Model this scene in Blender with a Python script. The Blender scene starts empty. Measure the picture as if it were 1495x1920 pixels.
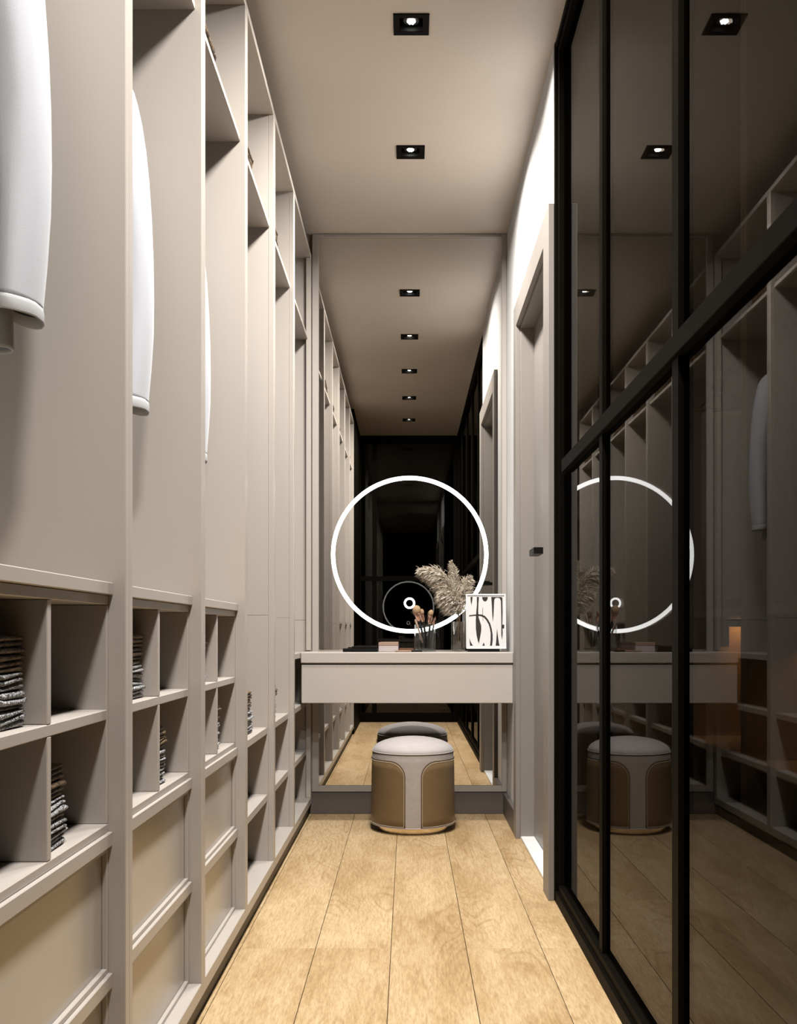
import bpy, bmesh, math, random
from mathutils import Vector, Matrix, noise

C = bpy.context.scene.collection
SC = bpy.context.scene
R = random.Random(7)
PI = math.pi

# ------------------------------------------------------------------ camera, world, exposure
EYE = 0.8444
cam = bpy.data.cameras.new('camera')
cam.lens = 1950 / 1920 * 36
cam.sensor_width = 36
cam.shift_x = -17.5 / 1920
cam.shift_y = 226 / 1920
cam.clip_start = 0.02
camo = bpy.data.objects.new('camera', cam)
C.objects.link(camo)
camo.location = (0, 0, EYE)
camo.rotation_euler = (PI / 2, 0, 0)
SC.camera = camo
w = bpy.data.worlds.new('world')
w.use_nodes = True
w.node_tree.nodes['Background'].inputs[0].default_value = (0.9, 0.95, 1, 1)
w.node_tree.nodes['Background'].inputs[1].default_value = 0.02
SC.world = w
SC.view_settings.view_transform = 'Standard'
SC.view_settings.look = 'None'
SC.view_settings.exposure = 0.0
SC.view_settings.gamma = 1.0
SC.view_settings.use_curve_mapping = False
SC.cycles.max_bounces = 14
SC.cycles.diffuse_bounces = 1
SC.cycles.glossy_bounces = 8
SC.cycles.transparent_max_bounces = 24
SC.cycles.use_denoising = True
SC.cycles.sample_clamp_indirect = 6
SC.cycles.caustics_reflective = True
SC.cycles.blur_glossy = 0.5
SC.cycles.caustics_refractive = False

LAMP_W = 34.0          # watts of one downlight
LAMP_COL = (1.0, 0.972, 0.938)
RING_E = 6.0

# ------------------------------------------------------------------ helpers
ORIG = {}


def tag(o, label=None, cat=None, group=None, kind=None):
    if label: o['label'] = label
    if cat: o['category'] = cat
    if group: o['group'] = group
    if kind: o['kind'] = kind
    return o


def thing(name, label, cat, loc=(0, 0, 0), group=None, kind=None):
    o = bpy.data.objects.new(name, None)
    o.empty_display_size = 0.05
    C.objects.link(o)
    o.location = loc
    ORIG[o.name] = Vector(loc)
    return tag(o, label, cat, group, kind)


def link(name, bm, m, parent=None, smooth=False, auto=None):
    """bm is in world coordinates; the mesh is moved under its parent."""
    me = bpy.data.meshes.new(name)
    bmesh.ops.recalc_face_normals(bm, faces=bm.faces)
    if smooth:
        for f in bm.faces: f.smooth = True
    off = Vector((0, 0, 0))
    if parent is not None:
        off = ORIG.get(parent.name, Vector((0, 0, 0)))
        bmesh.ops.translate(bm, verts=bm.verts, vec=-off)
    bm.to_mesh(me)
    bm.free()
    for x in (m if isinstance(m, (list, tuple)) else [m]):
        me.materials.append(x)
    o = bpy.data.objects.new(name, me)
    C.objects.link(o)
    if parent is not None:
        o.parent = parent
        ORIG[o.name] = off
    if auto:
        me.shade_smooth() if hasattr(me, 'shade_smooth') else None
        try: me.set_sharp_from_angle(angle=auto)
        except Exception: pass
    return o


def box(bm, x0, x1, y0, y1, z0, z1, bev=0.0):
    vs = [bm.verts.new((x, y, z)) for x in (x0, x1) for y in (y0, y1) for z in (z0, z1)]
    q = [(0, 1, 3, 2), (4, 6, 7, 5), (0, 4, 5, 1), (2, 3, 7, 6), (0, 2, 6, 4), (1, 5, 7, 3)]
    fs = [bm.faces.new([vs[i] for i in f]) for f in q]
    if bev > 0:
        es = list({e for f in fs for e in f.edges})
        bmesh.ops.bevel(bm, geom=es, offset=bev, segments=1, affect='EDGES', profile=0.5)
    return bm


def boxes(name, m, lst, parent=None, bev=0.0012):
    bm = bmesh.new()
    for b in lst: box(bm, *b, bev=bev)
    return link(name, bm, m, parent)


def own(name, m, lst, label=None, cat=None, bev=0.0012, group=None, kind=None):
    """a top-level thing that is one mesh, origin at its base centre"""
    x0 = min(b[0] for b in lst); x1 = max(b[1] for b in lst)
    y0 = min(b[2] for b in lst); y1 = max(b[3] for b in lst); z0 = min(b[4] for b in lst)
    loc = Vector(((x0 + x1) / 2, (y0 + y1) / 2, z0))
    bm = bmesh.new()
    for b in lst: box(bm, *b, bev=bev)
    bmesh.ops.translate(bm, verts=bm.verts, vec=-loc)
    o = link(name, bm, m)
    o.location = loc
    ORIG[o.name] = loc
    return tag(o, label, cat, group, kind)


def lathe(bm, prof, cx, cy, n=48, cap=True):
    rings = []
    for r, z in prof:
        if r < 1e-6:
            rings.append([bm.verts.new((cx, cy, z))])
        else:
            rings.append([bm.verts.new((cx + r * math.cos(2 * PI * i / n), cy + r * math.sin(2 * PI * i / n), z)) for i in range(n)])
    for a, b in zip(rings[:-1], rings[1:]):
        for i in range(n):
            j = (i + 1) % n
            if len(a) == 1 and len(b) == 1: continue
            if len(a) == 1: bm.faces.new((a[0], b[i], b[j]))
            elif len(b) == 1: bm.faces.new((a[i], a[j], b[0]))
            else: bm.faces.new((a[i], a[j], b[j], b[i]))
    if cap:
        for r in (rings[0], rings[-1]):
            if len(r) > 2: bm.faces.new(r)
    return bm


def tube(bm, pts, rad, n=8, closed=False, cap=True):
    """pts list of Vector, rad float or list"""
    pts = [Vector(p) for p in pts]
    N = len(pts)
    rings = []
    prev = None
    for k, p in enumerate(pts):
        if closed: t = pts[(k + 1) % N] - pts[k - 1]
        else: t = pts[min(k + 1, N - 1)] - pts[max(k - 1, 0)]
        t.normalize()
        if prev is None:
            a = Vector((0, 0, 1)) if abs(t.z) < 0.9 else Vector((1, 0, 0))
            u = t.cross(a).normalized()
        else:
            u = (prev - t * prev.dot(t)).normalized()
        prev = u
        v = t.cross(u)
        r = rad[k] if isinstance(rad, (list, tuple)) else rad
        rings.append([bm.verts.new(p + (u * math.cos(2 * PI * i / n) + v * math.sin(2 * PI * i / n)) * r) for i in range(n)])
    M = N if closed else N - 1
    for k in range(M):
        a, b = rings[k], rings[(k + 1) % N]
        for i in range(n):
            j = (i + 1) % n
            bm.faces.new((a[i], a[j], b[j], b[i]))
    if cap and not closed:
        bm.faces.new(rings[0]); bm.faces.new(rings[-1])
    return bm


def loft(bm, rings, cap=True):
    """rings: lists of equal count of Vectors"""
    rs = [[bm.verts.new(p) for p in r] for r in rings]
    n = len(rs[0])
    for a, b in zip(rs[:-1], rs[1:]):
        for i in range(n):
            j = (i + 1) % n
            bm.faces.new((a[i], a[j], b[j], b[i]))
    if cap:
        bm.faces.new(rs[0]); bm.faces.new(rs[-1])
    return rs


def lerp(tab, z):
    """tab: sorted (z, value) list"""
    if z <= tab[0][0]: return tab[0][1]
    for (a, va), (b, vb) in zip(tab[:-1], tab[1:]):
        if z <= b:
            t = (z - a) / (b - a)
            return va + (vb - va) * t
    return tab[-1][1]


def smooth_path(pts, k):
    """Catmull-Rom through pts with k steps per span"""
    P = [Vector(p) for p in pts]
    P = [P[0] * 2 - P[1]] + P + [P[-1] * 2 - P[-2]]
    out = []
    for i in range(1, len(P) - 2):
        for s in range(k):
            t = s / k
            a, b, c, d = P[i - 1], P[i], P[i + 1], P[i + 2]
            out.append(0.5 * ((2 * b) + (c - a) * t + (2 * a - 5 * b + 4 * c - d) * t * t + (3 * b - a - 3 * c + d) * t ** 3))
    out.append(P[-2].copy())
    return out


# ------------------------------------------------------------------ materials
def pm(name, col, rough=0.5, metal=0.0, spec=0.5, var=0.03, nscale=6.0, bump=0.0, bscale=300.0, sheen=0.0, coat=0.0, rvar=0.0):
    m = bpy.data.materials.new(name)
    m.use_nodes = True
    nt = m.node_tree
    b = nt.nodes['Principled BSDF']
    b.inputs['Roughness'].default_value = rough
    b.inputs['Metallic'].default_value = metal
    b.inputs['Specular IOR Level'].default_value = spec
    if sheen:
        b.inputs['Sheen Weight'].default_value = sheen
        b.inputs['Sheen Roughness'].default_value = 0.4
    if coat:
        b.inputs['Coat Weight'].default_value = coat
        b.inputs['Coat Roughness'].default_value = 0.2
    tc = nt.nodes.new('ShaderNodeTexCoord')
    nz = nt.nodes.new('ShaderNodeTexNoise')
    nz.inputs['Scale'].default_value = nscale
    nz.inputs['Detail'].default_value = 4
    nt.links.new(tc.outputs['Object'], nz.inputs['Vector'])
    rp = nt.nodes.new('ShaderNodeValToRGB')
    rp.color_ramp.elements[0].position = 0.3
    rp.color_ramp.elements[1].position = 0.7
    rp.color_ramp.elements[0].color = tuple(c * (1 - var) for c in col) + (1,)
    rp.color_ramp.elements[1].color = tuple(min(1, c * (1 + var)) for c in col) + (1,)
    nt.links.new(nz.outputs['Fac'], rp.inputs[0])
    nt.links.new(rp.outputs[0], b.inputs['Base Color'])
    if rvar:
        mr = nt.nodes.new('ShaderNodeMapRange')
        mr.inputs['To Min'].default_value = rough - rvar
        mr.inputs['To Max'].default_value = rough + rvar
        nt.links.new(nz.outputs['Fac'], mr.inputs['Value'])
        nt.links.new(mr.outputs[0], b.inputs['Roughness'])
    if bump:
        n2 = nt.nodes.new('ShaderNodeTexNoise')
        n2.inputs['Scale'].default_value = bscale
        n2.inputs['Detail'].default_value = 3
        nt.links.new(tc.outputs['Object'], n2.inputs['Vector'])
        bp = nt.nodes.new('ShaderNodeBump')
        bp.inputs['Strength'].default_value = bump
        bp.inputs['Distance'].default_value = 0.002
        nt.links.new(n2.outputs['Fac'], bp.inputs['Height'])
        nt.links.new(bp.outputs[0], b.inputs['Normal'])
    return m


def emit(name, col, s):
    m = bpy.data.materials.new(name)
    m.use_nodes = True
    nt = m.node_tree
    nt.nodes.remove(nt.nodes['Principled BSDF'])
    e = nt.nodes.new('ShaderNodeEmission')
    e.inputs[0].default_value = tuple(col) + (1,)
    e.inputs[1].default_value = s
    nt.links.new(e.outputs[0], nt.nodes['Material Output'].inputs[0])
    return m


def pane_mat(name, tint, f0, f90, rough=0.0):
    """thin glass: mirror reflection growing with the angle over a tinted see-through body"""
    m = bpy.data.materials.new(name)
    m.use_nodes = True
    nt = m.node_tree
    nt.nodes.remove(nt.nodes['Principled BSDF'])
    g = nt.nodes.new('ShaderNodeNewGeometry')
    dot = nt.nodes.new('ShaderNodeVectorMath'); dot.operation = 'DOT_PRODUCT'
    nt.links.new(g.outputs['Incoming'], dot.inputs[0])
    nt.links.new(g.outputs['Normal'], dot.inputs[1])
    ab = nt.nodes.new('ShaderNodeMath'); ab.operation = 'ABSOLUTE'
    nt.links.new(dot.outputs['Value'], ab.inputs[0])
    su = nt.nodes.new('ShaderNodeMath'); su.operation = 'SUBTRACT'
    su.inputs[0].default_value = 1
    nt.links.new(ab.outputs[0], su.inputs[1])
    po = nt.nodes.new('ShaderNodeMath'); po.operation = 'POWER'
    po.inputs[1].default_value = 5
    nt.links.new(su.outputs[0], po.inputs[0])
    ma = nt.nodes.new('ShaderNodeMath'); ma.operation = 'MULTIPLY_ADD'
    ma.inputs[1].default_value = f90 - f0
    ma.inputs[2].default_value = f0
    nt.links.new(po.outputs[0], ma.inputs[0])
    tr = nt.nodes.new('ShaderNodeBsdfTransparent')
    tr.inputs[0].default_value = tuple(tint) + (1,)
    gl = nt.nodes.new('ShaderNodeBsdfGlossy')
    gl.inputs['Roughness'].default_value = rough
    mx = nt.nodes.new('ShaderNodeMixShader')
    nt.links.new(ma.outputs[0], mx.inputs[0])
    nt.links.new(tr.outputs[0], mx.inputs[1])
    nt.links.new(gl.outputs[0], mx.inputs[2])
    nt.links.new(mx.outputs[0], nt.nodes['Material Output'].inputs[0])
    return m


def oak_mat():
    m = bpy.data.materials.new('oak')
    m.use_nodes = True
    nt = m.node_tree
    N, L = nt.nodes, nt.links
    b = N['Principled BSDF']
    tc = N.new('ShaderNodeTexCoord')
    oi = N.new('ShaderNodeObjectInfo')
    cmb = N.new('ShaderNodeCombineXYZ')
    for i, k in enumerate((3.1, 47.0, 11.0)):
        mu = N.new('ShaderNodeMath'); mu.operation = 'MULTIPLY'; mu.inputs[1].default_value = k
        L.new(oi.outputs['Random'], mu.inputs[0]); L.new(mu.outputs[0], cmb.inputs[i])
    add = N.new('ShaderNodeVectorMath'); add.operation = 'ADD'
    L.new(tc.outputs['Object'], add.inputs[0]); L.new(cmb.outputs[0], add.inputs[1])

    def mapped(sx, sy):
        mp = N.new('ShaderNodeMapping')
        mp.inputs['Scale'].default_value = (sx, sy, 1)
        L.new(add.outputs[0], mp.inputs['Vector'])
        return mp.outputs[0]

    def nz(vec, scale, det, dist=0.0, rough=0.55):
        n = N.new('ShaderNodeTexNoise')
        n.inputs['Scale'].default_value = scale
        n.inputs['Detail'].default_value = det
        n.inputs['Distortion'].default_value = dist
        n.inputs['Roughness'].default_value = rough
        L.new(vec, n.inputs['Vector'])
        return n.outputs['Fac']
    patch = nz(mapped(2.8, 0.6), 2.6, 5, 0.1, 0.6)
    grain = nz(mapped(10, 1), 16, 7, 0.15, 0.75)
    pore = nz(mapped(9, 0.7), 60, 3, 0.1)
    # cathedral figure: contour lines of a stretched field
    field = nz(mapped(2.6, 0.55), 2.2, 1.5, 0.3, 0.4)
    mu = N.new('ShaderNodeMath'); mu.operation = 'MULTIPLY'; mu.inputs[1].default_value = 26
    L.new(field, mu.inputs[0])
    sn = N.new('ShaderNodeMath'); sn.operation = 'SINE'
    mu2 = N.new('ShaderNodeMath'); mu2.operation = 'MULTIPLY'; mu2.inputs[1].default_value = 6.283
    L.new(mu.outputs[0], mu2.inputs[0]); L.new(mu2.outputs[0], sn.inputs[0])
    rs = N.new('ShaderNodeMapRange')
    rs.inputs['From Min'].default_value = 0.35; rs.inputs['From Max'].default_value = 1.0
    L.new(sn.outputs[0], rs.inputs['Value'])
    gate = N.new('ShaderNodeMapRange')
    gate.inputs['From Min'].default_value = 0.45; gate.inputs['From Max'].default_value = 0.62
    L.new(nz(mapped(2.0, 0.8), 2.0, 1), gate.inputs['Value'])
    lines = N.new('ShaderNodeMath'); lines.operation = 'MULTIPLY'
    L.new(rs.outputs[0], lines.inputs[0]); L.new(gate.outputs[0], lines.inputs[1])

    r1 = N.new('ShaderNodeValToRGB')
    e = r1.color_ramp.elements
    e[0].position = 0.38; e[0].color = (0.435, 0.30, 0.155, 1)
    e[1].position = 0.6; e[1].color = (0.575, 0.43, 0.253, 1)
    L.new(patch, r1.inputs[0])
    r2 = N.new('ShaderNodeValToRGB')
    e = r2.color_ramp.elements
    e[0].position = 0.36; e[0].color = (0.68, 0.60, 0.50, 1)
    e[1].position = 0.6; e[1].color = (1.06, 1.06, 1.06, 1)
    L.new(grain, r2.inputs[0])
    m1 = N.new('ShaderNodeMix'); m1.data_type = 'RGBA'; m1.blend_type = 'MULTIPLY'
    m1.inputs['Factor'].default_value = 0.75
    L.new(r1.outputs[0], m1.inputs[6]); L.new(r2.outputs[0], m1.inputs[7])
    r3 = N.new('ShaderNodeValToRGB')
    e = r3.color_ramp.elements
    e[0].position = 0.36; e[0].color = (0.74, 0.67, 0.58, 1)
    e[1].position = 0.5; e[1].color = (1, 1, 1, 1)
    L.new(pore, r3.inputs[0])
    m2 = N.new('ShaderNodeMix'); m2.data_type = 'RGBA'; m2.blend_type = 'MULTIPLY'
    m2.inputs['Factor'].default_value = 0.6
    L.new(m1.outputs[2], m2.inputs[6]); L.new(r3.outputs[0], m2.inputs[7])
    m3 = N.new('ShaderNodeMix'); m3.data_type = 'RGBA'; m3.blend_type = 'MULTIPLY'
    lm = N.new('ShaderNodeMath'); lm.operation = 'MULTIPLY'; lm.inputs[1].default_value = 0.32
    L.new(lines.outputs[0], lm.inputs[0]); L.new(lm.outputs[0], m3.inputs['Factor'])
    L.new(m2.outputs[2], m3.inputs[6]); m3.inputs[7].default_value = (0.5, 0.38, 0.25, 1)
    L.new(m3.outputs[2], b.inputs['Base Color'])
    b.inputs['Roughness'].default_value = 0.5
    b.inputs['Specular IOR Level'].default_value = 0.3
    bp = N.new('ShaderNodeBump')
    bp.inputs['Strength'].default_value = 0.06
    bp.inputs['Distance'].default_value = 0.001
    L.new(pore, bp.inputs['Height'])
    L.new(bp.outputs[0], b.inputs['Normal'])
    return m


def knit_mat(name, c0, c1, spark):
    """dark yarn with light metallic flecks"""
    m = bpy.data.materials.new(name)
    m.use_nodes = True
    nt = m.node_tree
    N, L = nt.nodes, nt.links
    b = N['Principled BSDF']
    tc = N.new('ShaderNodeTexCoord')
    oi = N.new('ShaderNodeObjectInfo')
    add = N.new('ShaderNodeVectorMath'); add.operation = 'ADD'
    L.new(tc.outputs['Object'], add.inputs[0]); L.new(oi.outputs['Random'], add.inputs[1])
    n = N.new('ShaderNodeTexNoise')
    n.inputs['Scale'].default_value = 420; n.inputs['Detail'].default_value = 2
    L.new(add.outputs[0], n.inputs['Vector'])
    n2 = N.new('ShaderNodeTexNoise')
    n2.inputs['Scale'].default_value = 60; n2.inputs['Detail'].default_value = 4
    L.new(add.outputs[0], n2.inputs['Vector'])
    r = N.new('ShaderNodeValToRGB')
    e = r.color_ramp.elements
    e[0].position = 0.4; e[0].color = tuple(c0) + (1,)
    e[1].position = 0.6; e[1].color = tuple(c1) + (1,)
    L.new(n2.outputs['Fac'], r.inputs[0])
    r2 = N.new('ShaderNodeValToRGB')
    e = r2.color_ramp.elements
    e[0].position = spark; e[0].color = (0, 0, 0, 1)
    e[1].position = spark + 0.06; e[1].color = (1, 1, 1, 1)
    L.new(n.outputs['Fac'], r2.inputs[0])
    mx = N.new('ShaderNodeMix'); mx.data_type = 'RGBA'
    L.new(r2.outputs[0], mx.inputs['Factor'])
    L.new(r.outputs[0], mx.inputs[6]); mx.inputs[7].default_value = (0.62, 0.62, 0.64, 1)
    L.new(mx.outputs[2], b.inputs['Base Color'])
    b.inputs['Roughness'].default_value = 0.55
    bp = N.new('ShaderNodeBump')
    bp.inputs['Strength'].default_value = 0.9; bp.inputs['Distance'].default_value = 0.003
    L.new(n.outputs['Fac'], bp.inputs['Height']); L.new(bp.outputs[0], b.inputs['Normal'])
    return m


M = {}
M['cab'] = pm('beige_lacquer', (0.45, 0.403, 0.356), rough=0.36, spec=0.4, var=0.01, nscale=3)
M['drawer'] = pm('beige_gloss_lacquer', (0.445, 0.40, 0.35), rough=0.25, spec=0.55, var=0.02, nscale=4)
M['plinth'] = pm('dark_plinth', (0.06, 0.045, 0.033), rough=0.5)
M['ceil'] = pm('ceiling_paint', (0.60, 0.53, 0.455), rough=0.45, spec=1.0, var=0.01)
M['white'] = pm('white_paint', (0.76, 0.74, 0.715), rough=0.6, spec=0.3, var=0.01)
M['greige'] = pm('greige_paint', (0.25, 0.225, 0.20), rough=0.45, spec=0.4, var=0.015)
M['door'] = pm('door_greige', (0.25, 0.225, 0.203), rough=0.4, spec=0.4, var=0.015)
M['base'] = pm('dark_greige_skirting', (0.115, 0.10, 0.09), rough=0.45, spec=0.4, var=0.02)
M['trim'] = pm('mirror_frame_lacquer', (0.43, 0.39, 0.35), rough=0.4, spec=0.4, var=0.01)
M['black'] = pm('black_powder_coat', (0.0045, 0.0037, 0.0028), rough=0.6, spec=0.05, var=0.1)
M['blackm'] = pm('black_plastic', (0.007, 0.007, 0.007), rough=0.4, spec=0.3, var=0.1)
M['dark'] = pm('dark_room_backing', (0.03, 0.027, 0.024), rough=0.7)
M['wallb'] = pm('beige_wall_paint', (0.50, 0.44, 0.38), rough=0.6, spec=0.3, var=0.01)
M['marble'] = pm('white_marble', (0.88, 0.87, 0.85), rough=0.3, spec=0.5, var=0.06, nscale=9)
M['oak'] = oak_mat()
M['sub'] = pm('dark_subfloor', (0.05, 0.032, 0.018), rough=0.8)
M['mirror'] = pm('silver_mirror', (0.68, 0.665, 0.64), rough=0.0, metal=1.0, var=0.0)
M['ring'] = emit('led_white', (1, 0.99, 0.97), RING_E)
M['lens'] = emit('lamp_lens', (1, 0.97, 0.92), 30)
M['warm'] = emit('warm_led', (1, 0.5, 0.17), 60)
M['smoke'] = pane_mat('smoked_glass', (0.36, 0.335, 0.305), 0.03, 0.43)
M['smokeb'] = pane_mat('smoked_glass_end', (0.3, 0.28, 0.25), 0.04, 0.5)
M['shirt'] = pm('white_cloth', (0.465, 0.472, 0.50), rough=0.85, spec=0.2, var=0.02, bump=0.1, bscale=500, sheen=0.2)
M['cuff'] = pm('white_cuff_cloth', (0.48, 0.478, 0.48), rough=0.85, spec=0.2, var=0.02)
M['pale'] = pm('pale_grey_cloth', (0.62, 0.61, 0.63), rough=0.85, var=0.05, nscale=20, sheen=0.2)
M['brown'] = pm('dark_brown_cloth', (0.10, 0.075, 0.055), rough=0.9, var=0.1, sheen=0.2)
M['steel'] = pm('brushed_steel', (0.55, 0.54, 0.52), rough=0.3, metal=1.0, var=0.05)
M['wood'] = pm('hanger_wood', (0.35, 0.22, 0.12), rough=0.4, var=0.15, nscale=30)
M['knitb'] = knit_mat('brown_black_knit', (0.03, 0.02, 0.012), (0.16, 0.105, 0.055), 0.64)
M['knitg'] = knit_mat('charcoal_knit_with_silver', (0.045, 0.042, 0.04), (0.24, 0.235, 0.23), 0.53)
M['fab'] = pm('greige_suede', (0.37, 0.32, 0.285), rough=0.85, spec=0.2, var=0.05, nscale=60, bump=0.12, bscale=600, sheen=0.25)
M['seat'] = pm('pale_suede', (0.47, 0.43, 0.415), rough=0.8, spec=0.25, var=0.03, nscale=40, bump=0.08, bscale=600, sheen=0.3)
M['leather'] = pm('brown_leather', (0.165, 0.105, 0.052), rough=0.42, spec=0.5, var=0.05, nscale=30, bump=0.05, bscale=700)
M['thread'] = pm('cream_thread', (0.75, 0.68, 0.57), rough=0.7, var=0.05)
M['pipe'] = pm('pale_piping', (0.52, 0.47, 0.43), rough=0.6, var=0.02)
M['seam'] = pm('dark_seam', (0.08, 0.055, 0.035), rough=0.8)
M['gold'] = pm('champagne_metal', (0.93, 0.79, 0.60), rough=0.16, metal=1.0, var=0.02)
M['glass'] = pane_mat('clear_glass', (0.965, 0.975, 0.97), 0.04, 0.75)
M['glassw'] = pane_mat('clear_glass_base', (0.85, 0.88, 0.87), 0.09, 0.75)
M['smokev'] = pane_mat('greyish_vase_glass', (0.92, 0.90, 0.87), 0.12, 0.9)
M['pamp'] = pm('pampas_plume', (0.60, 0.47, 0.33), rough=0.9, spec=0.1, var=0.28, nscale=45)
_nt = M['pamp'].node_tree
_g = _nt.nodes.new('ShaderNodeNewGeometry')
_r = _nt.nodes.new('ShaderNodeValToRGB')
_r.color_ramp.elements[0].color = (0.42, 0.30, 0.19, 1)
_r.color_ramp.elements[1].color = (0.98, 0.90, 0.76, 1)
_nt.links.new(_g.outputs['Random Per Island'], _r.inputs[0])
_nt.links.new(_r.outputs[0], _nt.nodes['Principled BSDF'].inputs['Base Color'])
M['stemm'] = pm('dry_stem', (0.20, 0.14, 0.08), rough=0.8, var=0.2)
M['bristle'] = pm('tan_bristle', (0.42, 0.28, 0.16), rough=0.9, var=0.2, nscale=200, bump=0.4, bscale=900)
M['copper'] = pm('rose_copper', (0.72, 0.44, 0.33), rough=0.25, metal=1.0, var=0.03)
M['peach'] = pm('peach_plastic', (0.36, 0.235, 0.175), rough=0.4, var=0.03)
M['pink'] = pm('pale_pink_plastic', (0.5, 0.425, 0.41), rough=0.4, var=0.03)
M['paper'] = pm('white_print_paper', (0.68, 0.655, 0.645), rough=0.6, var=0.02, nscale=80)
M['ink'] = pm('black_print_ink', (0.035, 0.03, 0.03), rough=0.6, var=0.1)
M['frame'] = pm('white_frame', (0.74, 0.73, 0.73), rough=0.35, var=0.01)
M['ivory'] = pm('beige_table_lacquer', (0.50, 0.45, 0.40), rough=0.33, spec=0.5, var=0.01, nscale=4)

# ------------------------------------------------------------------ room shell
DF = 4.857            # face of the mirror wall
XL, XR = -1.03, 1.46  # outer faces
YB = -0.10            # back wall face
H = 2.70
LIGHTS = [0.62, 1.4725, 2.315, 3.171, 4.014]
LX = 0.0105

floor = boxes('floor', M['sub'], [(XL, XR, YB - 0.1, DF, -0.06, -0.013)], None, bev=0)
tag(floor, kind='structure')
ORIG[floor.name] = Vector((0, 0, 0))
PW = 0.2015
col0 = -0.448 - 3 * PW
joint = {0: 2.6, 1: 3.3, 2: 3.75, 3: 2.782, 4: 2.781, 5: 2.55, 6: 2.781, 7: 2.782}
start = {3: 0.88, 4: 2.781, 5: 2.55, 6: 2.781, 7: 0.88}
for k in range(13):
    x0 = col0 + k * PW + 0.0008
    x1 = col0 + (k + 1) * PW - 0.0008
    x0, x1 = max(x0, XL), min(x1, XR)
    if x1 - x0 < 0.02: continue
    s = {3: 2.782, 4: 0.881, 5: 0.30, 6: 0.881, 7: 2.782}.get(k, (k * 0.71) % 1.9)
    ys = [YB]
    y = s - 3.8
    while y < DF:
        if y > YB + 0.02: ys.append(y)
        y += 1.9 if k != 5 else (1.9 if y < 0 else 2.25 if y > 2 else 1.9)
    ys.append(DF)
    for a, b in zip(ys[:-1], ys[1:]):
        bm = bmesh.new()
        box(bm, x0, x1, a + 0.00015, b - 0.00015, -0.012, 0.0, bev=0.0004)
        link('plank', bm, M['oak'], floor)

# ceiling with square holes for the downlights
hs = 0.0405
cl = [(XL, LX - hs, YB - 0.1, DF + 0.1, H, H + 0.12), (LX + hs, XR, YB - 0.1, DF + 0.1, H, H + 0.12)]
e = [YB - 0.1]
for y in LIGHTS: e += [y - hs, y + hs]
e.append(DF + 0.1)
for i in range(0, len(e), 2):
    cl.append((LX - hs, LX + hs, e[i], e[i + 1], H, H + 0.12))
tag(boxes('ceiling', M['ceil'], cl, None, bev=0), kind='structure')

tag(boxes('wall_left', M['wallb'], [(XL - 0.1, XL, YB, DF, -0.06, H)], None, 0), kind='structure')
tag(boxes('wall_far', M['wallb'], [(XL, XR, DF, DF + 0.1, -0.06, H)], None, 0), kind='structure')
tag(boxes('wall_closet', M['wallb'], [(XR, XR + 0.1, YB, DF, -0.06, H)], None, 0), kind='structure')
tag(boxes('wall_back', M['dark'], [(XL, XR, YB - 0.1, YB - 0.03, -0.06, H)], None, 0), kind='structure')  # near-black colour stands in for the unlit room beyond the end glass
XW = 0.4612
WD0, WD1, WDH = 3.40, 4.26, 2.10    # door opening
tag(boxes('wall_right', M['white'], [
    (XW, 0.60, 3.287, WD0, 0, H), (XW, 0.60, WD1, DF, 0, H), (XW, 0.60, WD0, WD1, WDH, H)], None, 0), kind='structure')
# closet end wall (behind the glass) and the short wall before the cabinets
tag(boxes('wall_closet_end', M['wallb'], [(0.605, XR, 3.287, 3.35, 0, H)], None, 0), kind='structure')

# skirtings
tag(boxes('baseboard_far', M['base'], [(-0.456, XW, 4.839, DF, 0, 0.1005)], None, 0.002), kind='structure')
tag(boxes('baseboard_right', M['base'], [(0.443, XW, 4.356, 4.838, 0, 0.1005)], None, 0.002), kind='structure')

# door with casing, jambs, threshold
cas = tag(boxes('trim_1', M['greige'], [(0.4425, XW, 3.2735, WD0, 0, 2.196)], None, 0.0015), kind='structure')
ORIG[cas.name] = Vector((0, 0, 0))
boxes('casing_board', M['greige'], [(0.4425, XW, WD1, 4.354, 0, 2.196)], cas, 0.0015)
boxes('casing_board', M['greige'], [(0.4425, XW, WD0, WD1, WDH, 2.196)], cas, 0.0015)
jm = 0.012
boxes('jamb', M['greige'], [(XW, 0.60, WD0, WD0 + jm, 0.012, WDH)], cas, 0.001)
boxes('jamb', M['greige'], [(XW, 0.60, WD1 - jm, WD1, 0.012, WDH)], cas, 0.001)
boxes('jamb', M['greige'], [(XW, 0.60, WD0 + jm, WD1 - jm, WDH - jm, WDH)], cas, 0.001)
boxes('threshold', M['marble'], [(XW + 0.001, 0.60, WD0 + 0.0005, WD1 - 0.0005, 0.0003, 0.012)], cas, 0.002)
dr = tag(boxes('door_1', M['door'], [(0.516, 0.556, WD0 + jm + 0.002, WD1 - jm - 0.002, 0.0155, WDH - jm - 0.003)], None, 0.0015), kind='structure')
ORIG[dr.name] = Vector((0, 0, 0))
bm = bmesh.new()
box(bm, 0.436, 0.470, 3.60, 3.735, 1.1175, 1.140, 0.0012)
box(bm, 0.468, 0.505, 3.612, 3.634, 1.1195, 1.138, 0.001)
box(bm, 0.503, 0.5165, 3.59, 3.656, 1.096, 1.161, 0.001)
tag(link('door_handle', bm, M['blackm'], dr), 'black square lever handle')

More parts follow.
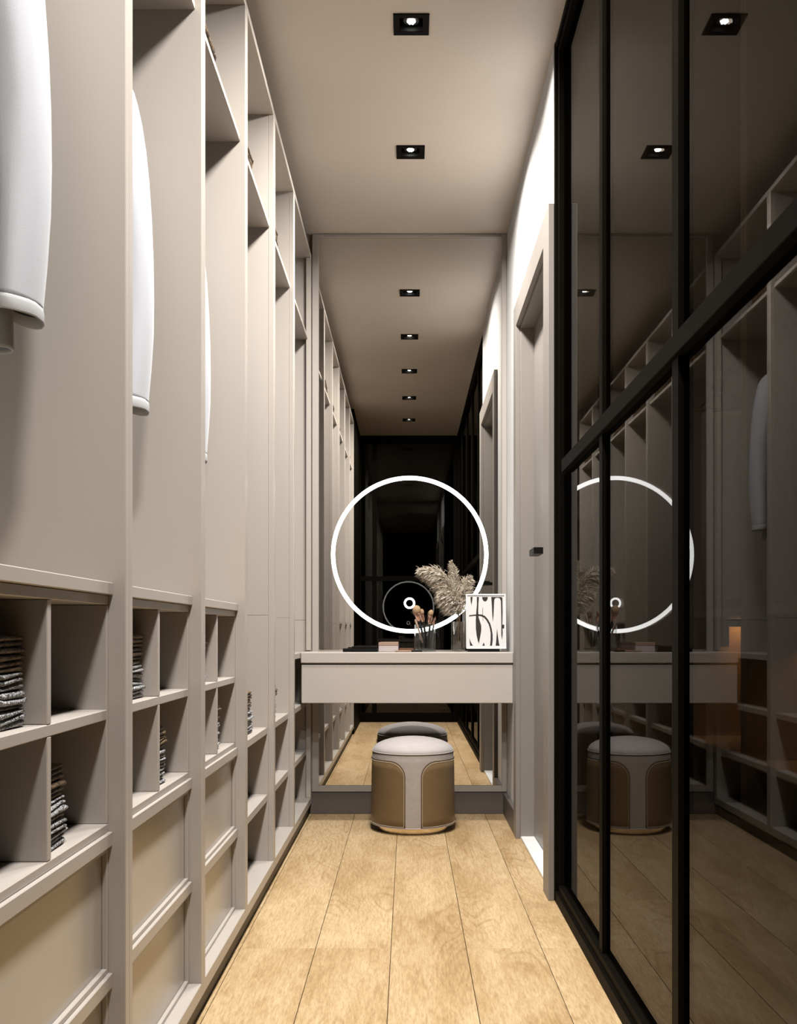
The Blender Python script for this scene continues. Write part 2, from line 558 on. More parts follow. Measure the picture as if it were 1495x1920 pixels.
# ------------------------------------------------------------------ downlights
order = ['nearest the back glass wall, fifth from the vanity mirror', 'fourth from the vanity mirror',
         'third from the vanity mirror', 'second from the vanity mirror', 'nearest the vanity mirror']
for y, o in zip(LIGHTS, order):
    t = thing('downlight', 'square black recessed ceiling downlight, ' + o, 'ceiling light', (LX, y, H), 'recessed ceiling downlights')
    q = 0.0545; r = 0.036
    bm = bmesh.new()
    z0, z1 = H - 0.004, H - 0.0002
    box(bm, LX - q, LX + q, y - q, y - r, z0, z1); box(bm, LX - q, LX + q, y + r, y + q, z0, z1)
    box(bm, LX - q, LX - r, y - r, y + r, z0, z1); box(bm, LX + r, LX + q, y - r, y + r, z0, z1)
    link('trim_frame', bm, M['black'], t)
    bm = bmesh.new()
    zt = H + 0.05
    box(bm, LX - r - .003, LX - r, y - r, y + r, H, zt); box(bm, LX + r, LX + r + .003, y - r, y + r, H, zt)
    box(bm, LX - r, LX + r, y - r - .003, y - r, H, zt); box(bm, LX - r, LX + r, y + r, y + r + .003, H, zt)
    box(bm, LX - r, LX + r, y - r, y + r, zt - .003, zt)
    link('housing', bm, M['blackm'], t)
    bm = bmesh.new()
    lathe(bm, [(0.027, H + 0.047), (0.024, H + 0.009), (0.0145, H + 0.009)], LX, y, 24)
    link('lamp_body', bm, M['blackm'], t)
    bm = bmesh.new()
    for i in range(7):
        a = i * PI / 3
        rr = 0 if i == 6 else 0.0085
        lathe(bm, [(0.0, H + 0.004), (0.0035, H + 0.0048), (0.005, H + 0.0088)], LX + rr * math.cos(a), y + rr * math.sin(a), 10, cap=False)
    link('lens', bm, M['lens'], t)
    l = bpy.data.lights.new('lamp', 'AREA')
    l.shape = 'DISK'; l.size = 0.20; l.spread = math.radians(166); l.energy = LAMP_W; l.color = LAMP_COL
    lo = bpy.data.objects.new('lamp', l)
    C.objects.link(lo); lo.parent = t
    lo.location = (0, 0, -0.006)
    lo.visible_glossy = False

# ------------------------------------------------------------------ wardrobe units along the left wall
XF, XBK = -0.448, -1.0
D = [1.0855 + 0.6075 * k for k in range(6)]
NAMES = ['nearest the camera', 'second from the camera', 'third from the camera', 'fourth from the camera',
         'fifth from the camera', 'sixth from the camera, beside the vanity mirror']
ABOUT = ['beige wardrobe bay with cubbies and drawers', 'beige wardrobe bay with cubbies and drawers',
         'beige wardrobe bay with cubbies and drawers', 'beige wardrobe bay with open lower shelves',
         'beige wardrobe bay with open lower shelves', 'beige wardrobe bay with low shelves']


def wardrobe(k):
    d0 = D[k]
    last = k == 5
    lo, hi = d0 - 0.0208, (D[k + 1] - 0.0212 if not last else 4.8345)
    a, b = d0, (D[k + 1] - 0.042 if not last else 4.8145)
    t = thing('wardrobe_unit', ABOUT[k] + ', ' + NAMES[k], 'wardrobe', ((XF + XBK) / 2, (lo + hi) / 2, 0), 'wardrobe units along the left wall')
    m = M['cab']
    for (y0, y1) in ((lo, a), (b, hi)):
        if k < 3:
            boxes('side_panel', m, [(XBK, XF, y0, y1, 0.051, 2.575)], t, 0.0012)
        else:   # in the open bays the panel is made of a lower and an upper board behind a full-height edge
            boxes('edge_strip', m, [(-0.4665, XF, y0, y1, 0.051, 2.575)], t, 0.0012)
            boxes('side_panel', m, [(XBK, -0.4665, y0, y1, 0.051, 0.9014)], t, 0.0006)
            boxes('side_panel', m, [(XBK, -0.4665, y0, y1, 0.9026, 2.575)], t, 0.0006)
    boxes('top_panel', m, [(XBK, XF, lo, hi, 2.575, 2.595)], t)
    boxes('bottom_panel', m, [(XBK, XF, a, b, 0.051, 0.082)], t)
    boxes('back_panel', m, [(XBK - 0.012, XBK, lo, hi, 0.051, 2.595)], t, 0)
    boxes('plinth', M['plinth'], [(XBK, -0.462, lo, hi, 0.0, 0.051)], t, 0)
    boxes('shelf', m, [(XBK, -0.4624, a, b, 2.197, 2.2135)], t)
    bm = bmesh.new()
    tube(bm, [(-0.74, a, 2.06), (-0.74, b, 2.06)], 0.0125, 12)
    link('hanging_rail', bm, M['steel'], t, smooth=True)
    if k < 3:
        boxes('counter_slab', m, [(XBK, -0.468, a, b, 0.904, 0.9235)], t)
        xc = -0.4754
        boxes('cubby_top', m, [(XBK, xc, a, b, 0.8885, 0.904)], t)
        mid = a + 0.2925
        for s in ((a, a + 0.009), (b - 0.009, b)):
            boxes('cubby_side', m, [(XBK, xc, s[0], s[1], 0.542, 0.8885)], t)
        boxes('cubby_shelf', m, [(XBK, xc, a + 0.009, b - 0.009, 0.7065, 0.7227)], t)
        boxes('cubby_divider', m, [(XBK, xc, mid - 0.008, mid + 0.008, 0.7227, 0.8885)], t)
        boxes('cubby_divider', m, [(XBK, xc, mid - 0.008, mid + 0.008, 0.542, 0.7065)], t)
        boxes('cubby_floor', m, [(XBK, xc, a, b, 0.5285, 0.542)], t)
        boxes('rail_slab', m, [(XBK, -0.469, a, b, 0.506, 0.5285)], t)
        boxes('rail_slab', m, [(XBK, -0.469, a, b, 0.281, 0.3044)], t)
        for z0, z1 in ((0.3046, 0.5058), (0.0822, 0.2808)):
            dw = boxes('drawer', M['drawer'], [(-0.90, -0.484, a + 0.002, b - 0.002, z0 + 0.001, z1 - 0.001)], t, 0.001)
            fw = 0.0085
            bm = bmesh.new()
            xa, xb = -0.4838, -0.4754
            box(bm, xa, xb, a + 0.001, a + fw, z0, z1, 0.0008); box(bm, xa, xb, b - fw, b - 0.001, z0, z1, 0.0008)
            box(bm, xa, xb, a + fw, b - fw, z0, z0 + fw, 0.0008); box(bm, xa, xb, a + fw, b - fw, z1 - fw, z1, 0.0008)
            link('drawer_frame', bm, M['cab'], dw)
    else:
        zs = [(0.506, 0.5285), (0.281, 0.3044)] if not last else [(0.7325, 0.755), (0.506, 0.5285), (0.281, 0.3044)]
        for z0, z1 in zs:
            boxes('shelf', m, [(XBK, -0.4695, a, b, z0, z1)], t)
        if last:
            boxes('stile', m, [(-0.4695, XF, 4.8145 - 0.022, 4.8142, 0.0825, 0.53)], t)
            boxes('stile', m, [(-0.4695, XF, 4.8145 - 0.022, 4.8142, 0.762, 2.574)], t)
    return t


for k in range(6): wardrobe(k)

# ------------------------------------------------------------------ clothes
CX = -0.745


def garment(k, y):
    """long white top on a hanger; outer sleeve outline follows the photograph"""
    where = 'in the wardrobe bay ' + NAMES[k].replace(', beside the vanity mirror', '')
    t = thing('white_top', 'long white sleeved top hanging ' + where, 'clothing', (CX, y, 2.0), 'white tops hanging in the wardrobe')
    rnd = random.Random(11)
    # body
    halfw = [(1.235, .182), (1.45, .178), (1.65, .172), (1.80, .172), (1.88, .178), (1.93, .165), (1.965, .12), (1.99, .075), (2.005, .055)]
    thick = [(1.235, .045), (1.5, .05), (1.8, .055), (1.93, .04), (1.99, .04), (2.005, .042)]
    zs = [1.257, 1.262, 1.275, 1.30, 1.36, 1.42, 1.5, 1.6, 1.7, 1.8, 1.86, 1.9, 1.93, 1.95, 1.97, 1.985, 2.005]
    n = 40
    rings = []
    for z in zs:
        hw, th = lerp(halfw, z), lerp(thick, z)
        f = max(0, (1.75 - z) / 0.5)
        r = []
        for i in range(n):
            a = 2 * PI * i / n
            c, s = math.cos(a), math.sin(a)
            x = hw * math.copysign(abs(c) ** 0.8, c)
            fold = 0.012 * f * math.sin(x * 62 + 1.3) + 0.006 * f * math.sin(x * 120 + z * 5)
            yy = th * math.copysign(abs(s) ** 0.8, s) + fold
            r.append(Vector((CX + x, y + yy, z + 0.012 * f * math.sin(x * 30))))
        rings.append(r)
    bm = bmesh.new()
    loft(bm, rings, cap=False)
    for f in list(bm.faces): pass
    # sleeves
    outer = [(1.26, -.5265), (1.29, -.523), (1.375, -.5174), (1.472, -.513), (1.643, -.5164), (1.79, -.525), (1.86, -.533), (1.91, -.543), (1.94, -.553), (1.962, -.575), (1.975, -.605)]
    halfs = [(1.26, .0285), (1.45, .034), (1.7, .043), (1.9, .05), (1.95, .04), (1.975, .01)]
    deps = [(1.26, .046), (1.5, .05), (1.8, .058), (1.94, .05), (1.975, .02)]
    cuffs = []
    for sgn in (1, -1):
        rr = []
        for z in [1.309, 1.318, 1.34, 1.38, 1.45, 1.52, 1.6, 1.68, 1.76, 1.82, 1.87, 1.9, 1.925, 1.945, 1.96, 1.97]:
            hw, dp = lerp(halfs, z), lerp(deps, z)
            ox = lerp(outer, z) - CX
            cx = ox - hw
            r = []
            for i in range(20):
                a = 2 * PI * i / 20
                wob = 1 + 0.05 * math.sin(3 * a + z * 14)
                lean = 0.02 * math.sin((z - 1.3) * 5)
                r.append(Vector((CX + sgn * (cx + hw * math.cos(a)), y - 0.008 + lean + dp * wob * math.sin(a), z - 0.02 * math.cos(a) * (1.6 - z if z < 1.6 else 0))))
            rr.append(r)
        loft(bm, rr, cap=False)
        cuffs.append((sgn, rr[0]))
    o = link('body', bm, M['shirt'], t, smooth=True)
    sm = o.modifiers.new('thickness', 'SOLIDIFY'); sm.thickness = 0.003
    for sgn, r0 in cuffs:
        bm = bmesh.new()
        c = sum(r0, Vector()) / len(r0)
        rings = []
        for s, dz in ((0.985, 0.004), (1.03, 0.002), (1.06, -0.003), (1.06, -0.016), (1.04, -0.0185), (1.0, -0.018), (0.97, -0.002)):
            rings.append([c + (p - c) * s + Vector((0, 0, dz + 0.002 * math.sin(3 * (p - c).angle(Vector((1, 0, 0)))))) for p in r0])
        loft(bm, rings, cap=False)
        link('cuff', bm, M['cuff'], t, smooth=True)
    # collar
    bm = bmesh.new()
    rings = []
    for s, z in ((1.0, 2.0), (0.98, 2.022), (0.9, 2.026), (0.86, 2.0)):
        rings.append([Vector((CX + 0.056 * s * math.cos(2 * PI * i / 24), y + 0.043 * s * math.sin(2 * PI * i / 24), z)) for i in range(24)])
    loft(bm, rings, cap=False)
    link('collar', bm, M['cuff'], t, smooth=True)
    # hanger
    h = thing('hanger', 'wooden clothes hanger holding the white top ' + where, 'hanger', (CX, y, 2.0), 'hangers in the wardrobe')
    bm = bmesh.new()
    tube(bm, smooth_path([(CX - .165, y, 1.925), (CX - .09, y, 1.962), (CX, y, 1.985), (CX + .09, y, 1.962), (CX + .165, y, 1.925)], 5), 0.009, 8)
    link('shoulder_bar', bm, M['wood'], h, smooth=True)
    bm = bmesh.new()
    pts = [(CX, y, 1.99), (CX, y, 2.03)] + [(CX + 0.005 + 0.0155 * math.cos(a), y, 2.06 + 0.0155 * math.sin(a)) for a in [PI * 1.25 - i * 0.35 for i in range(11)]]
    tube(bm, smooth_path(pts, 3), 0.0022, 6)
    link('hook', bm, M['steel'], h, smooth=True)


for k in range(6): garment(k, D[k] + 0.396)


def folded(x0, x1, y0, y1, z, h, m, label, group, seed, plies=3):
    """one folded knit: bulging plies with wavy edges"""
    loc = Vector(((x0 + x1) / 2, (y0 + y1) / 2, z))
    bm = bmesh.new()
    rnd = random.Random(seed)
    hx, hy = (x1 - x0) / 2, (y1 - y0) / 2
    n = 56
    rings = []
    ph = h / plies
    off = Vector((rnd.uniform(0, 50), rnd.uniform(0, 50), 0))
    levels = []
    for p in range(plies):
        jx = rnd.uniform(-.002, .004)
        for f, ins in ((0.03, .0055), (0.25, .0012), (0.5, 0.0), (0.75, .0012), (0.97, .0055)):
            levels.append((p * ph + f * ph, ins + jx))
    for zl, ins in levels:
        r = []
        for i in range(n):
            a = 2 * PI * (i + 0.5) / n
            c, s = math.cos(a), math.sin(a)
            e = 0.22
            x = (hx - ins) * math.copysign(abs(c) ** e, c)
            yv = (hy - ins) * math.copysign(abs(s) ** e, s)
            v = Vector((x, yv, 0))
            nz = noise.noise(Vector((x * 38, yv * 38, zl * 60)) + off)
            nw = noise.noise(Vector((x * 22, yv * 26, 3.3)) + off)
            v += Vector((c, s, 0)) * nz * 0.0034
            edge = 1 - abs(2 * zl / h - 1) ** 3
            r.append(loc * 0 + v + Vector((0, 0, zl + nw * 0.0065 * edge)))
        rings.append(r)
    rs = loft(bm, rings, cap=False)
    for rg in (rs[0], rs[-1]):
        c = bm.verts.new(sum((v.co for v in rg), Vector()) / n)
        for i in range(n): bm.faces.new((rg[i], rg[(i + 1) % n], c))
    o = link('folded_knit', bm, m, None, smooth=True)
    o.location = loc
    return tag(o, label, 'folded clothes', group)


ORD = ['bottom', 'second from bottom', 'third from bottom', 'fourth from bottom', 'top']


def stack(x0, x1, y0, y1, z, total, where, seed, n=5):
    h = total / n
    for i in range(n):
        m = M['knitg'] if i < n - 2 else M['knitb']
        c = 'charcoal' if i < n - 2 else 'brown'
        lab = ORD[i] if n == 5 else ['bottom', 'top'][i]
        rr = random.Random(seed * 31 + i)
        dx, dy = rr.uniform(-.003, .003), rr.uniform(-.0015, .0015)
        folded(x0 + dx, x1 + dx, y0 + dy, y1 + dy, z + i * h + 0.0004, h - 0.0004, m,
               f'{c} folded knit, {lab} of stack {where}', 'folded knits ' + where, seed * 17 + i)


NB = ['nearest', 'second', 'third', 'fourth', 'fifth', 'sixth']
for k in (0, 1, 2):
    stack(-0.80, -0.495, D[k] + 0.162, D[k] + 0.279, 0.7227, 0.118, f'in upper left cubby, {NB[k]} bay', 10 + k)
    stack(-0.80, -0.489, D[k] + 0.3065, D[k] + 0.4275, 0.542, 0.115, f'in lower right cubby, {NB[k]} bay', 20 + k)
for k in (3, 4):
    stack(-0.80, -0.492, D[k] + 0.289, D[k] + 0.410, 0.5285, 0.131, f'on waist-high shelf, {NB[k]} bay', 30 + k)
for k in range(6):
    stack(-0.80, -0.474, D[k] + 0.03, D[k] + 0.31, 2.2135, 0.075, f'on top shelf, {NB[k]} bay', 40 + k, 2)

# ------------------------------------------------------------------ mirror with ring light
mt = thing('vanity_mirror', 'tall wall mirror with a glowing white ring light above the vanity', 'mirror', (0.0, 4.85, 0.104))
MX0, MX1, MZ0, MZ1 = -0.415, 0.438, 0.132, 2.684
boxes('mirror_glass', M['mirror'], [(MX0 - 0.004, MX1 + 0.004, 4.846, 4.8555, MZ0 - 0.004, MZ1 + 0.004)], mt, 0)
boxes('frame_side', M['trim'], [(-0.4455, MX0, 4.836, 4.856, 0.104, 2.698)], mt)
boxes('frame_side', M['trim'], [(MX1, 0.4605, 4.836, 4.856, 0.104, 2.698)], mt)
boxes('frame_rail', M['trim'], [(MX0, MX1, 4.836, 4.856, 0.104, MZ0)], mt)
boxes('frame_rail', M['trim'], [(MX0, MX1, 4.836, 4.856, MZ1, 2.698)], mt)


def ring(name, cx, cz, ro, ri, m, parent, y0=4.8445, y1=4.846, n=128):
    bm = bmesh.new()
    rr = []
    for r, y in ((ro, y1), (ro, y0), (ri, y0), (ri, y1)):
        rr.append([bm.verts.new((cx + r * math.cos(2 * PI * i / n), y, cz + r * math.sin(2 * PI * i / n))) for i in range(n)])
    for k in range(3):
        for i in range(n):
            j = (i + 1) % n
            bm.faces.new((rr[k][i], rr[k][j], rr[k + 1][j], rr[k + 1][i]))
    return link(name, bm, m, parent)


ring('ring_light', 0.0087, 1.2076, 0.3665, 0.3475, M['ring'], mt)
ring('touch_switch', 0.0080, 0.9812, 0.0262, 0.0170, M['ring'], mt, n=48)

# ------------------------------------------------------------------ vanity table
vt = thing('vanity_table', 'floating beige vanity table with one drawer in front of the mirror', 'table', (0, 4.68, 0.536))
boxes('tabletop', M['ivory'], [(-0.468, 0.4605, 4.540, 4.8345, 0.7105, 0.758)], vt, 0.003)
boxes('apron', M['ivory'], [(-0.455, 0.4595, 4.566, 4.833, 0.7035, 0.7104)], vt, 0.0005)
boxes('drawer', M['ivory'], [(-0.4655, 0.4595, 4.546, 4.833, 0.5355, 0.7030)], vt, 0.002)

# ------------------------------------------------------------------ stool
SX, SY = 0.022, 4.487
st = thing('stool', 'round beige pouf stool with brown leather side panels under the vanity', 'stool', (SX, SY, 0))
bm = bmesh.new()
lathe(bm, [(0, 0.0005), (0.148, 0.0005), (0.1505, 0.003), (0.1515, 0.02), (0.1515, 0.031), (0, 0.031)], SX, SY, 72, cap=False)
link('base', bm, M['gold'], st, auto=0.6)
bm = bmesh.new()
lathe(bm, [(0, 0.0270), (0.176, 0.0270), (0.1783, 0.0295), (0.1783, 0.06), (0.1770, 0.18), (0.1755, 0.30), (0.1745, 0.332), (0.172, 0.336), (0, 0.336)], SX, SY, 96, cap=False)
link('body', bm, M['fab'], st, auto=0.6)
bm = bmesh.new()
dome = [(0.1725, 0.3365)]
for i in range(13):
    a = PI / 2 * i / 12
    dome.append((0.1735 * math.cos(a) ** 1.0 if i < 12 else 0, 0.340 + 0.057 * math.sin(a) ** 1.0))
lathe(bm, dome, SX, SY, 96, cap=False)
link('seat_cushion', bm, M['seat'], st, smooth=True)
for nm, r, z, th, m in (('seat_piping', 0.1748, 0.3368, 0.0021, 'pipe'), ('hem_piping', 0.1795, 0.0300, 0.0016, 'pipe')):
    bm = bmesh.new()
    tube(bm, [(SX + r * math.cos(2 * PI * i / 96), SY + r * math.sin(2 * PI * i / 96), z) for i in range(96)], th, 8, closed=True)
    link(nm, bm, M[m], st, smooth=True)
bm = bmesh.new()
tube(bm, [(SX + .1752 * math.cos(2 * PI * i / 96), SY + .1752 * math.sin(2 * PI * i / 96), .3335) for i in range(96)], 0.0012, 6, closed=True)
link('seam', bm, M['seam'], st, smooth=True)


def body_r(z): return lerp([(0.0295, 0.1783), (0.06, 0.1783), (0.18, 0.1770), (0.30, 0.1755), (0.332, 0.1745)], z)


def panel_outline(inset=0.0):
    """(angle from straight front, z) around one leather panel, going up the front edge, over, and down the rear edge"""
    pts = []
    z0, zt = 0.0315 + inset, 0.3065 - inset
    s0 = 0.034 + inset
    for i in range(7): pts.append((s0, z0 + (0.241 - z0) * i / 6))
    for i in range(1, 13):
        a = PI / 2 * i / 12
        pts.append((s0 + (0.100 - 0.034) * (1 - math.cos(a)), 0.241 + (zt - 0.241) * math.sin(a)))
    S = PI * 0.1775
    top = [0.100 + inset + (S - 2 * (0.100 + inset)) * i / 24 for i in range(1, 25)]
    for s in top: pts.append((s, zt))
    back = [(S - s, z) for s, z in pts[:19]]
    pts += back[::-1][1:]
    return pts


def on_body(side, s, z, lift):
    th = s / 0.1775
    r = body_r(z) + lift
    return Vector((SX + side * r * math.sin(th), SY - r * math.cos(th), z))


for side in (-1, 1):
    # leather panel as columns of quads between bottom edge and outline
    bm = bmesh.new()
    S = PI * 0.1775
    def topz(s):
        s = min(s, S - s)
        if s >= 0.100: return 0.3065
        u = 1 - (s - 0.034) / 0.066
        return 0.241 + (0.3065 - 0.241) * math.sqrt(max(0, 1 - u * u))
    ss = [0.034, 0.0343, 0.035, 0.0365, 0.039, 0.043, 0.048, 0.054, 0.062, 0.07, 0.08, 0.09, 0.1]
    ss += [0.1 + (S - 0.2) * i / 28 for i in range(1, 28)] + [S - s for s in ss[::-1]]
    cols = []
    for s in ss:
        zt = topz(s)
        c = []
        for lift, zz in ((0.0, 0.0315), ) + tuple((0.0022, 0.0315 + (zt - 0.0315) * j / 8) for j in range(9)) + ((0.0, zt),):
            c.append(bm.verts.new(on_body(side, s, zz, lift)))
        cols.append(c)
    for a, b in zip(cols[:-1], cols[1:]):
        for j in range(len(a) - 1):
            bm.faces.new((a[j], a[j + 1], b[j + 1], b[j]))
    lp = link('leather_panel', bm, M['leather'], st, smooth=True)
    # edge cord and stitches
    bm = bmesh.new()
    tube(bm, [on_body(side, s, z, 0.0016) for s, z in panel_outline(-0.0006)], 0.0013, 6)
    link('panel_edge', bm, M['seam'], lp, smooth=True)
    bm = bmesh.new()
    out = [on_body(side, s, z, 0.0026) for s, z in panel_outline(0.0045)] + [on_body(side, S - 0.0385 - (S - 0.077) * i / 40, 0.036, 0.0026) for i in range(41)]
    acc = 0
    step = 0.0046
    # resample along the outline into dashes
    L = [0]
    for p, q in zip(out[:-1], out[1:]): L.append(L[-1] + (q - p).length)
    def at(l):
        l = min(max(l, 0), L[-1] - 1e-6)
        for i in range(len(L) - 1):
            if L[i] <= l <= L[i + 1]:
                return out[i].lerp(out[i + 1], (l - L[i]) / max(1e-9, L[i + 1] - L[i]))
        return out[-1]
    l = 0
    while l < L[-1]:
        tube(bm, [at(l), at(l + 0.0033)], 0.0007, 4)
        l += step
    link('stitching', bm, M['thread'], lp)

# ------------------------------------------------------------------ things on the vanity
TZ = 0.758


def px(x, y, d): return Vector(((x - 765) * d / 1950, d, EYE + (1186 - y) * d / 1950))


# brush glass
gx, gy = px(797.5, 0, 4.70).x, 4.70
gt = thing('brush_glass', 'clear glass tumbler holding make-up brushes on the vanity', 'glass', (gx, gy, TZ))
bm = bmesh.new()
lathe(bm, [(0, TZ + .0005), (.046, TZ + .0005), (.0475, TZ + .002), (.0478, TZ + .121), (.0468, TZ + .1222), (.0455, TZ + .121), (.0452, TZ + .012)], gx, gy, 56, cap=False)
link('tumbler', bm, M['glass'], gt, auto=0.7)
bm = bmesh.new()
lathe(bm, [(.0450, TZ + .003), (.0452, TZ + .0118), (0.02, TZ + .0095), (0, TZ + .009)], gx, gy, 48, cap=False)
link('glass_base', bm, M['glassw'], gt, smooth=True)


def brush(label, head, foot, hr, hl, fl, seed):
    head, foot = Vector(head), Vector(foot)
    ax = (head - foot).normalized()
    t = thing('makeup_brush', label, 'brush', tuple(foot), 'make-up brushes in the glass')
    L = (head - foot).length
    f0 = head - ax * (hl * 0.5 + fl)
    f1 = head - ax * hl * 0.45
    bm = bmesh.new()
    tube(bm, [foot, foot.lerp(f0, .1), foot.lerp(f0, .6), f0], [.0028, .0042, .0052, .0046], 10)
    link('handle', bm, M['blackm'], t, smooth=True)
    bm = bmesh.new()
    tube(bm, [f0, f0.lerp(f1, .15), f0.lerp(f1, .55), f1], [.0047, .0058, hr * .5 + .002, hr * .78], 14)
    link('ferrule', bm, M['copper'], t, smooth=True)
    bm = bmesh.new()
    P = [f1 + ax * hl * u for u in (0, .2, .45, .7, .85, .95, 1.0)]
    tube(bm, P, [hr * .76, hr * .92, hr, hr * .9, hr * .66, hr * .38, hr * .08], 18)
    link('bristles', bm, M['bristle'], t, smooth=True)


brush('large fluffy make-up brush leaning left in the glass', px(781.5, 1143, 4.695), (gx + .004, 4.70, TZ + .016), .019, .036, .036, 1)
brush('small make-up brush behind the large fluffy brush in the glass', px(791.5, 1147, 4.725), (gx + .010, 4.715, TZ + .016), .0095, .024, .034, 2)
brush('medium tan make-up brush upright at the right of the glass', px(808.6, 1149, 4.71), (gx + .012, 4.695, TZ + .016), .0115, .026, .040, 3)
# cosmetic pencil diagonal in the glass, and a slanted eyeliner brush on the right
a, b = px(779.2, 1161, 4.692), px(794.6, 1203, 4.700)
b = Vector((b.x + .003, 4.705, TZ + .017))
pt = thing('cosmetic_pencil', 'rose copper cosmetic pencil slanting across the front of the glass', 'pencil', tuple(b))
bm = bmesh.new(); tube(bm, [a, b.lerp(a, .18)], .0042, 10); link('barrel', bm, M['peach'], pt, smooth=True)
bm = bmesh.new(); tube(bm, [b.lerp(a, .18), b], [.0040, .0022], 10); link('tip', bm, M['blackm'], pt, smooth=True)
a, b = px(816.5, 1156, 4.715), Vector((gx + .020, 4.712, TZ + .016))
pt = thing('eyeliner_brush', 'thin copper tipped brush leaning right in the glass', 'brush', tuple(b))
bm = bmesh.new(); tube(bm, [b, b.lerp(a, .7)], .0036, 10); link('handle', bm, M['blackm'], pt, smooth=True)
bm = bmesh.new(); tube(bm, [b.lerp(a, .7), a], [.0042, .0020], 10); link('cap', bm, M['copper'], pt, smooth=True)

# vase
vx, vy = px(861.3, 0, 4.74).x, 4.74
vs = thing('glass_vase', 'narrow clear glass vase holding dried pampas grass', 'vase', (vx, vy, TZ))
bm = bmesh.new()
lathe(bm, [(0, TZ + .0005), (.0268, TZ + .0005), (.0278, TZ + .002), (.0278, TZ + .135), (.0272, TZ + .136), (.0258, TZ + .135), (.0256, TZ + .008), (0, TZ + .007)], vx, vy, 48, cap=False)
link('cylinder', bm, M['smokev'], vs, auto=0.7)

PLUMES = [
    ('large arching pampas plume drooping to the left in the vase', [(862, 1160, 4.735), (857, 1140, 4.73), (843, 1103, 4.72), (820, 1078, 4.71), (788, 1069, 4.70)], 1050, .082, 1.05, (-0.75, 0, -0.85), 1),
    ('upright pampas plume with the highest tip in the vase', [(862, 1160, 4.745), (860, 1140, 4.75), (858, 1105, 4.755), (852, 1075, 4.755), (846, 1054, 4.755)], 650, .040, .85, (0, 0, -0.15), 2),
    ('pampas plume bending to the right in the vase', [(863, 1160, 4.74), (864, 1140, 4.755), (870, 1115, 4.765), (876, 1092, 4.768), (883, 1086, 4.768)], 650, .052, 1.0, (0.55, 0, -0.75), 3),
    ('low pampas plume hanging in front at the vase rim', [(861, 1160, 4.73), (857, 1146, 4.72), (848, 1128, 4.70), (836, 1117, 4.69), (826, 1115, 4.685)], 750, .070, 1.0, (-0.6, -0.1, -1.0), 4),
]
for label, pp, ns, ln, sp, droop, seed in PLUMES:
    rnd = random.Random(seed)
    axp = smooth_path([px(*p) for p in pp], 10)
    root = Vector((vx + rnd.uniform(-.008, .008), vy + rnd.uniform(-.006, .006), TZ + .009))
    t = thing('pampas_stem', label, 'dried grass', tuple(root), 'pampas stems in the vase')
    bm = bmesh.new()
    tube(bm, [root] + axp, [.0016] + [.0015 - .001 * i / len(axp) for i in range(len(axp))], 5)
    link('stem', bm, M['stemm'], t, smooth=True)
    bm = bmesh.new()
    dv = Vector(droop)
    for i in range(ns):
        u = 0.1 + 0.9 * rnd.random() ** 0.85
        f = u * (len(axp) - 1)
        k = min(int(f), len(axp) - 2)
        p = axp[k].lerp(axp[k + 1], f - k)
        tg = (axp[k + 1] - axp[k]).normalized()
        rv = Vector((rnd.gauss(0, 1), rnd.gauss(0, 0.8), rnd.gauss(0, 1)))
        rv = (rv - tg * rv.dot(tg)).normalized()
        env = math.sin(PI * min(1, 0.18 + 0.78 * u)) ** 0.7
        l = ln * (0.55 + 0.6 * rnd.random()) * max(0.35, env)
        d0 = (tg * 0.75 + rv * sp * 0.75).normalized()
        q = p.copy()
        pts = [q.copy()]
        d = d0
        for s in range(4):
            d = (d + dv * 0.30 * (s + 0.4) / 2 + Vector((rnd.gauss(0, .12), rnd.gauss(0, .12), rnd.gauss(0, .12)))).normalized()
            q = q + d * l / 4
            if q.y > 4.83: q.y = 4.83
            pts.append(q.copy())
        wd = 0.0011 * (0.6 + 0.8 * rnd.random())
        wds = [wd * .7, wd * 1.15, wd * 1.3, wd, wd * .15]
        sv = d0.cross(Vector((rnd.gauss(0, 1), rnd.gauss(0, 1), rnd.gauss(0, 1)))).normalized()
        row = []
        for pt_, ww in zip(pts, wds):
            row.append((bm.verts.new(pt_ + sv * ww), bm.verts.new(pt_ - sv * ww)))
        for a_, b_ in zip(row[:-1], row[1:]):
            bm.faces.new((a_[0], a_[1], b_[1], b_[0]))
        # small side spikelets
        for s in (1, 2, 3):
            if rnd.random() < 0.75:
                base = pts[s]
                dd = ((pts[s + 1] - pts[s]).normalized() + Vector((rnd.gauss(0, .5), rnd.gauss(0, .5), rnd.gauss(0, .5)))).normalized()
                e2 = base + dd * l * 0.22
                s2 = dd.cross(sv)
                if s2.length < 1e-4: continue
                s2.normalize()
                bm.faces.new((bm.verts.new(base), bm.verts.new(base.lerp(e2, .5) + s2 * .0010), bm.verts.new(e2), bm.verts.new(base.lerp(e2, .5) - s2 * .0010)))
    link('plume', bm, M['pamp'], t)

# framed print
fd = 4.665
f0, f1 = px(874.8, 1215.5, fd), px(950.0, 1113, fd)
FX0, FX1 = f0.x, f1.x
FZ0, FZ1 = TZ + 0.0135, f1.z
ft = thing('framed_print', 'small white framed black and white abstract print leaning at the right of the vanity', 'picture frame', ((FX0 + FX1) / 2, fd, TZ))
fwid = 0.0068
lean = 0.035


def fr(bm, x0, x1, y0, y1, z0, z1, bev=0.0006):
    n0 = len(bm.verts)
    box(bm, x0, x1, y0, y1, z0, z1, bev)
    bm.verts.ensure_lookup_table()
    for v in bm.verts[n0:]: v.co.y += (v.co.z - TZ) / 0.25 * lean


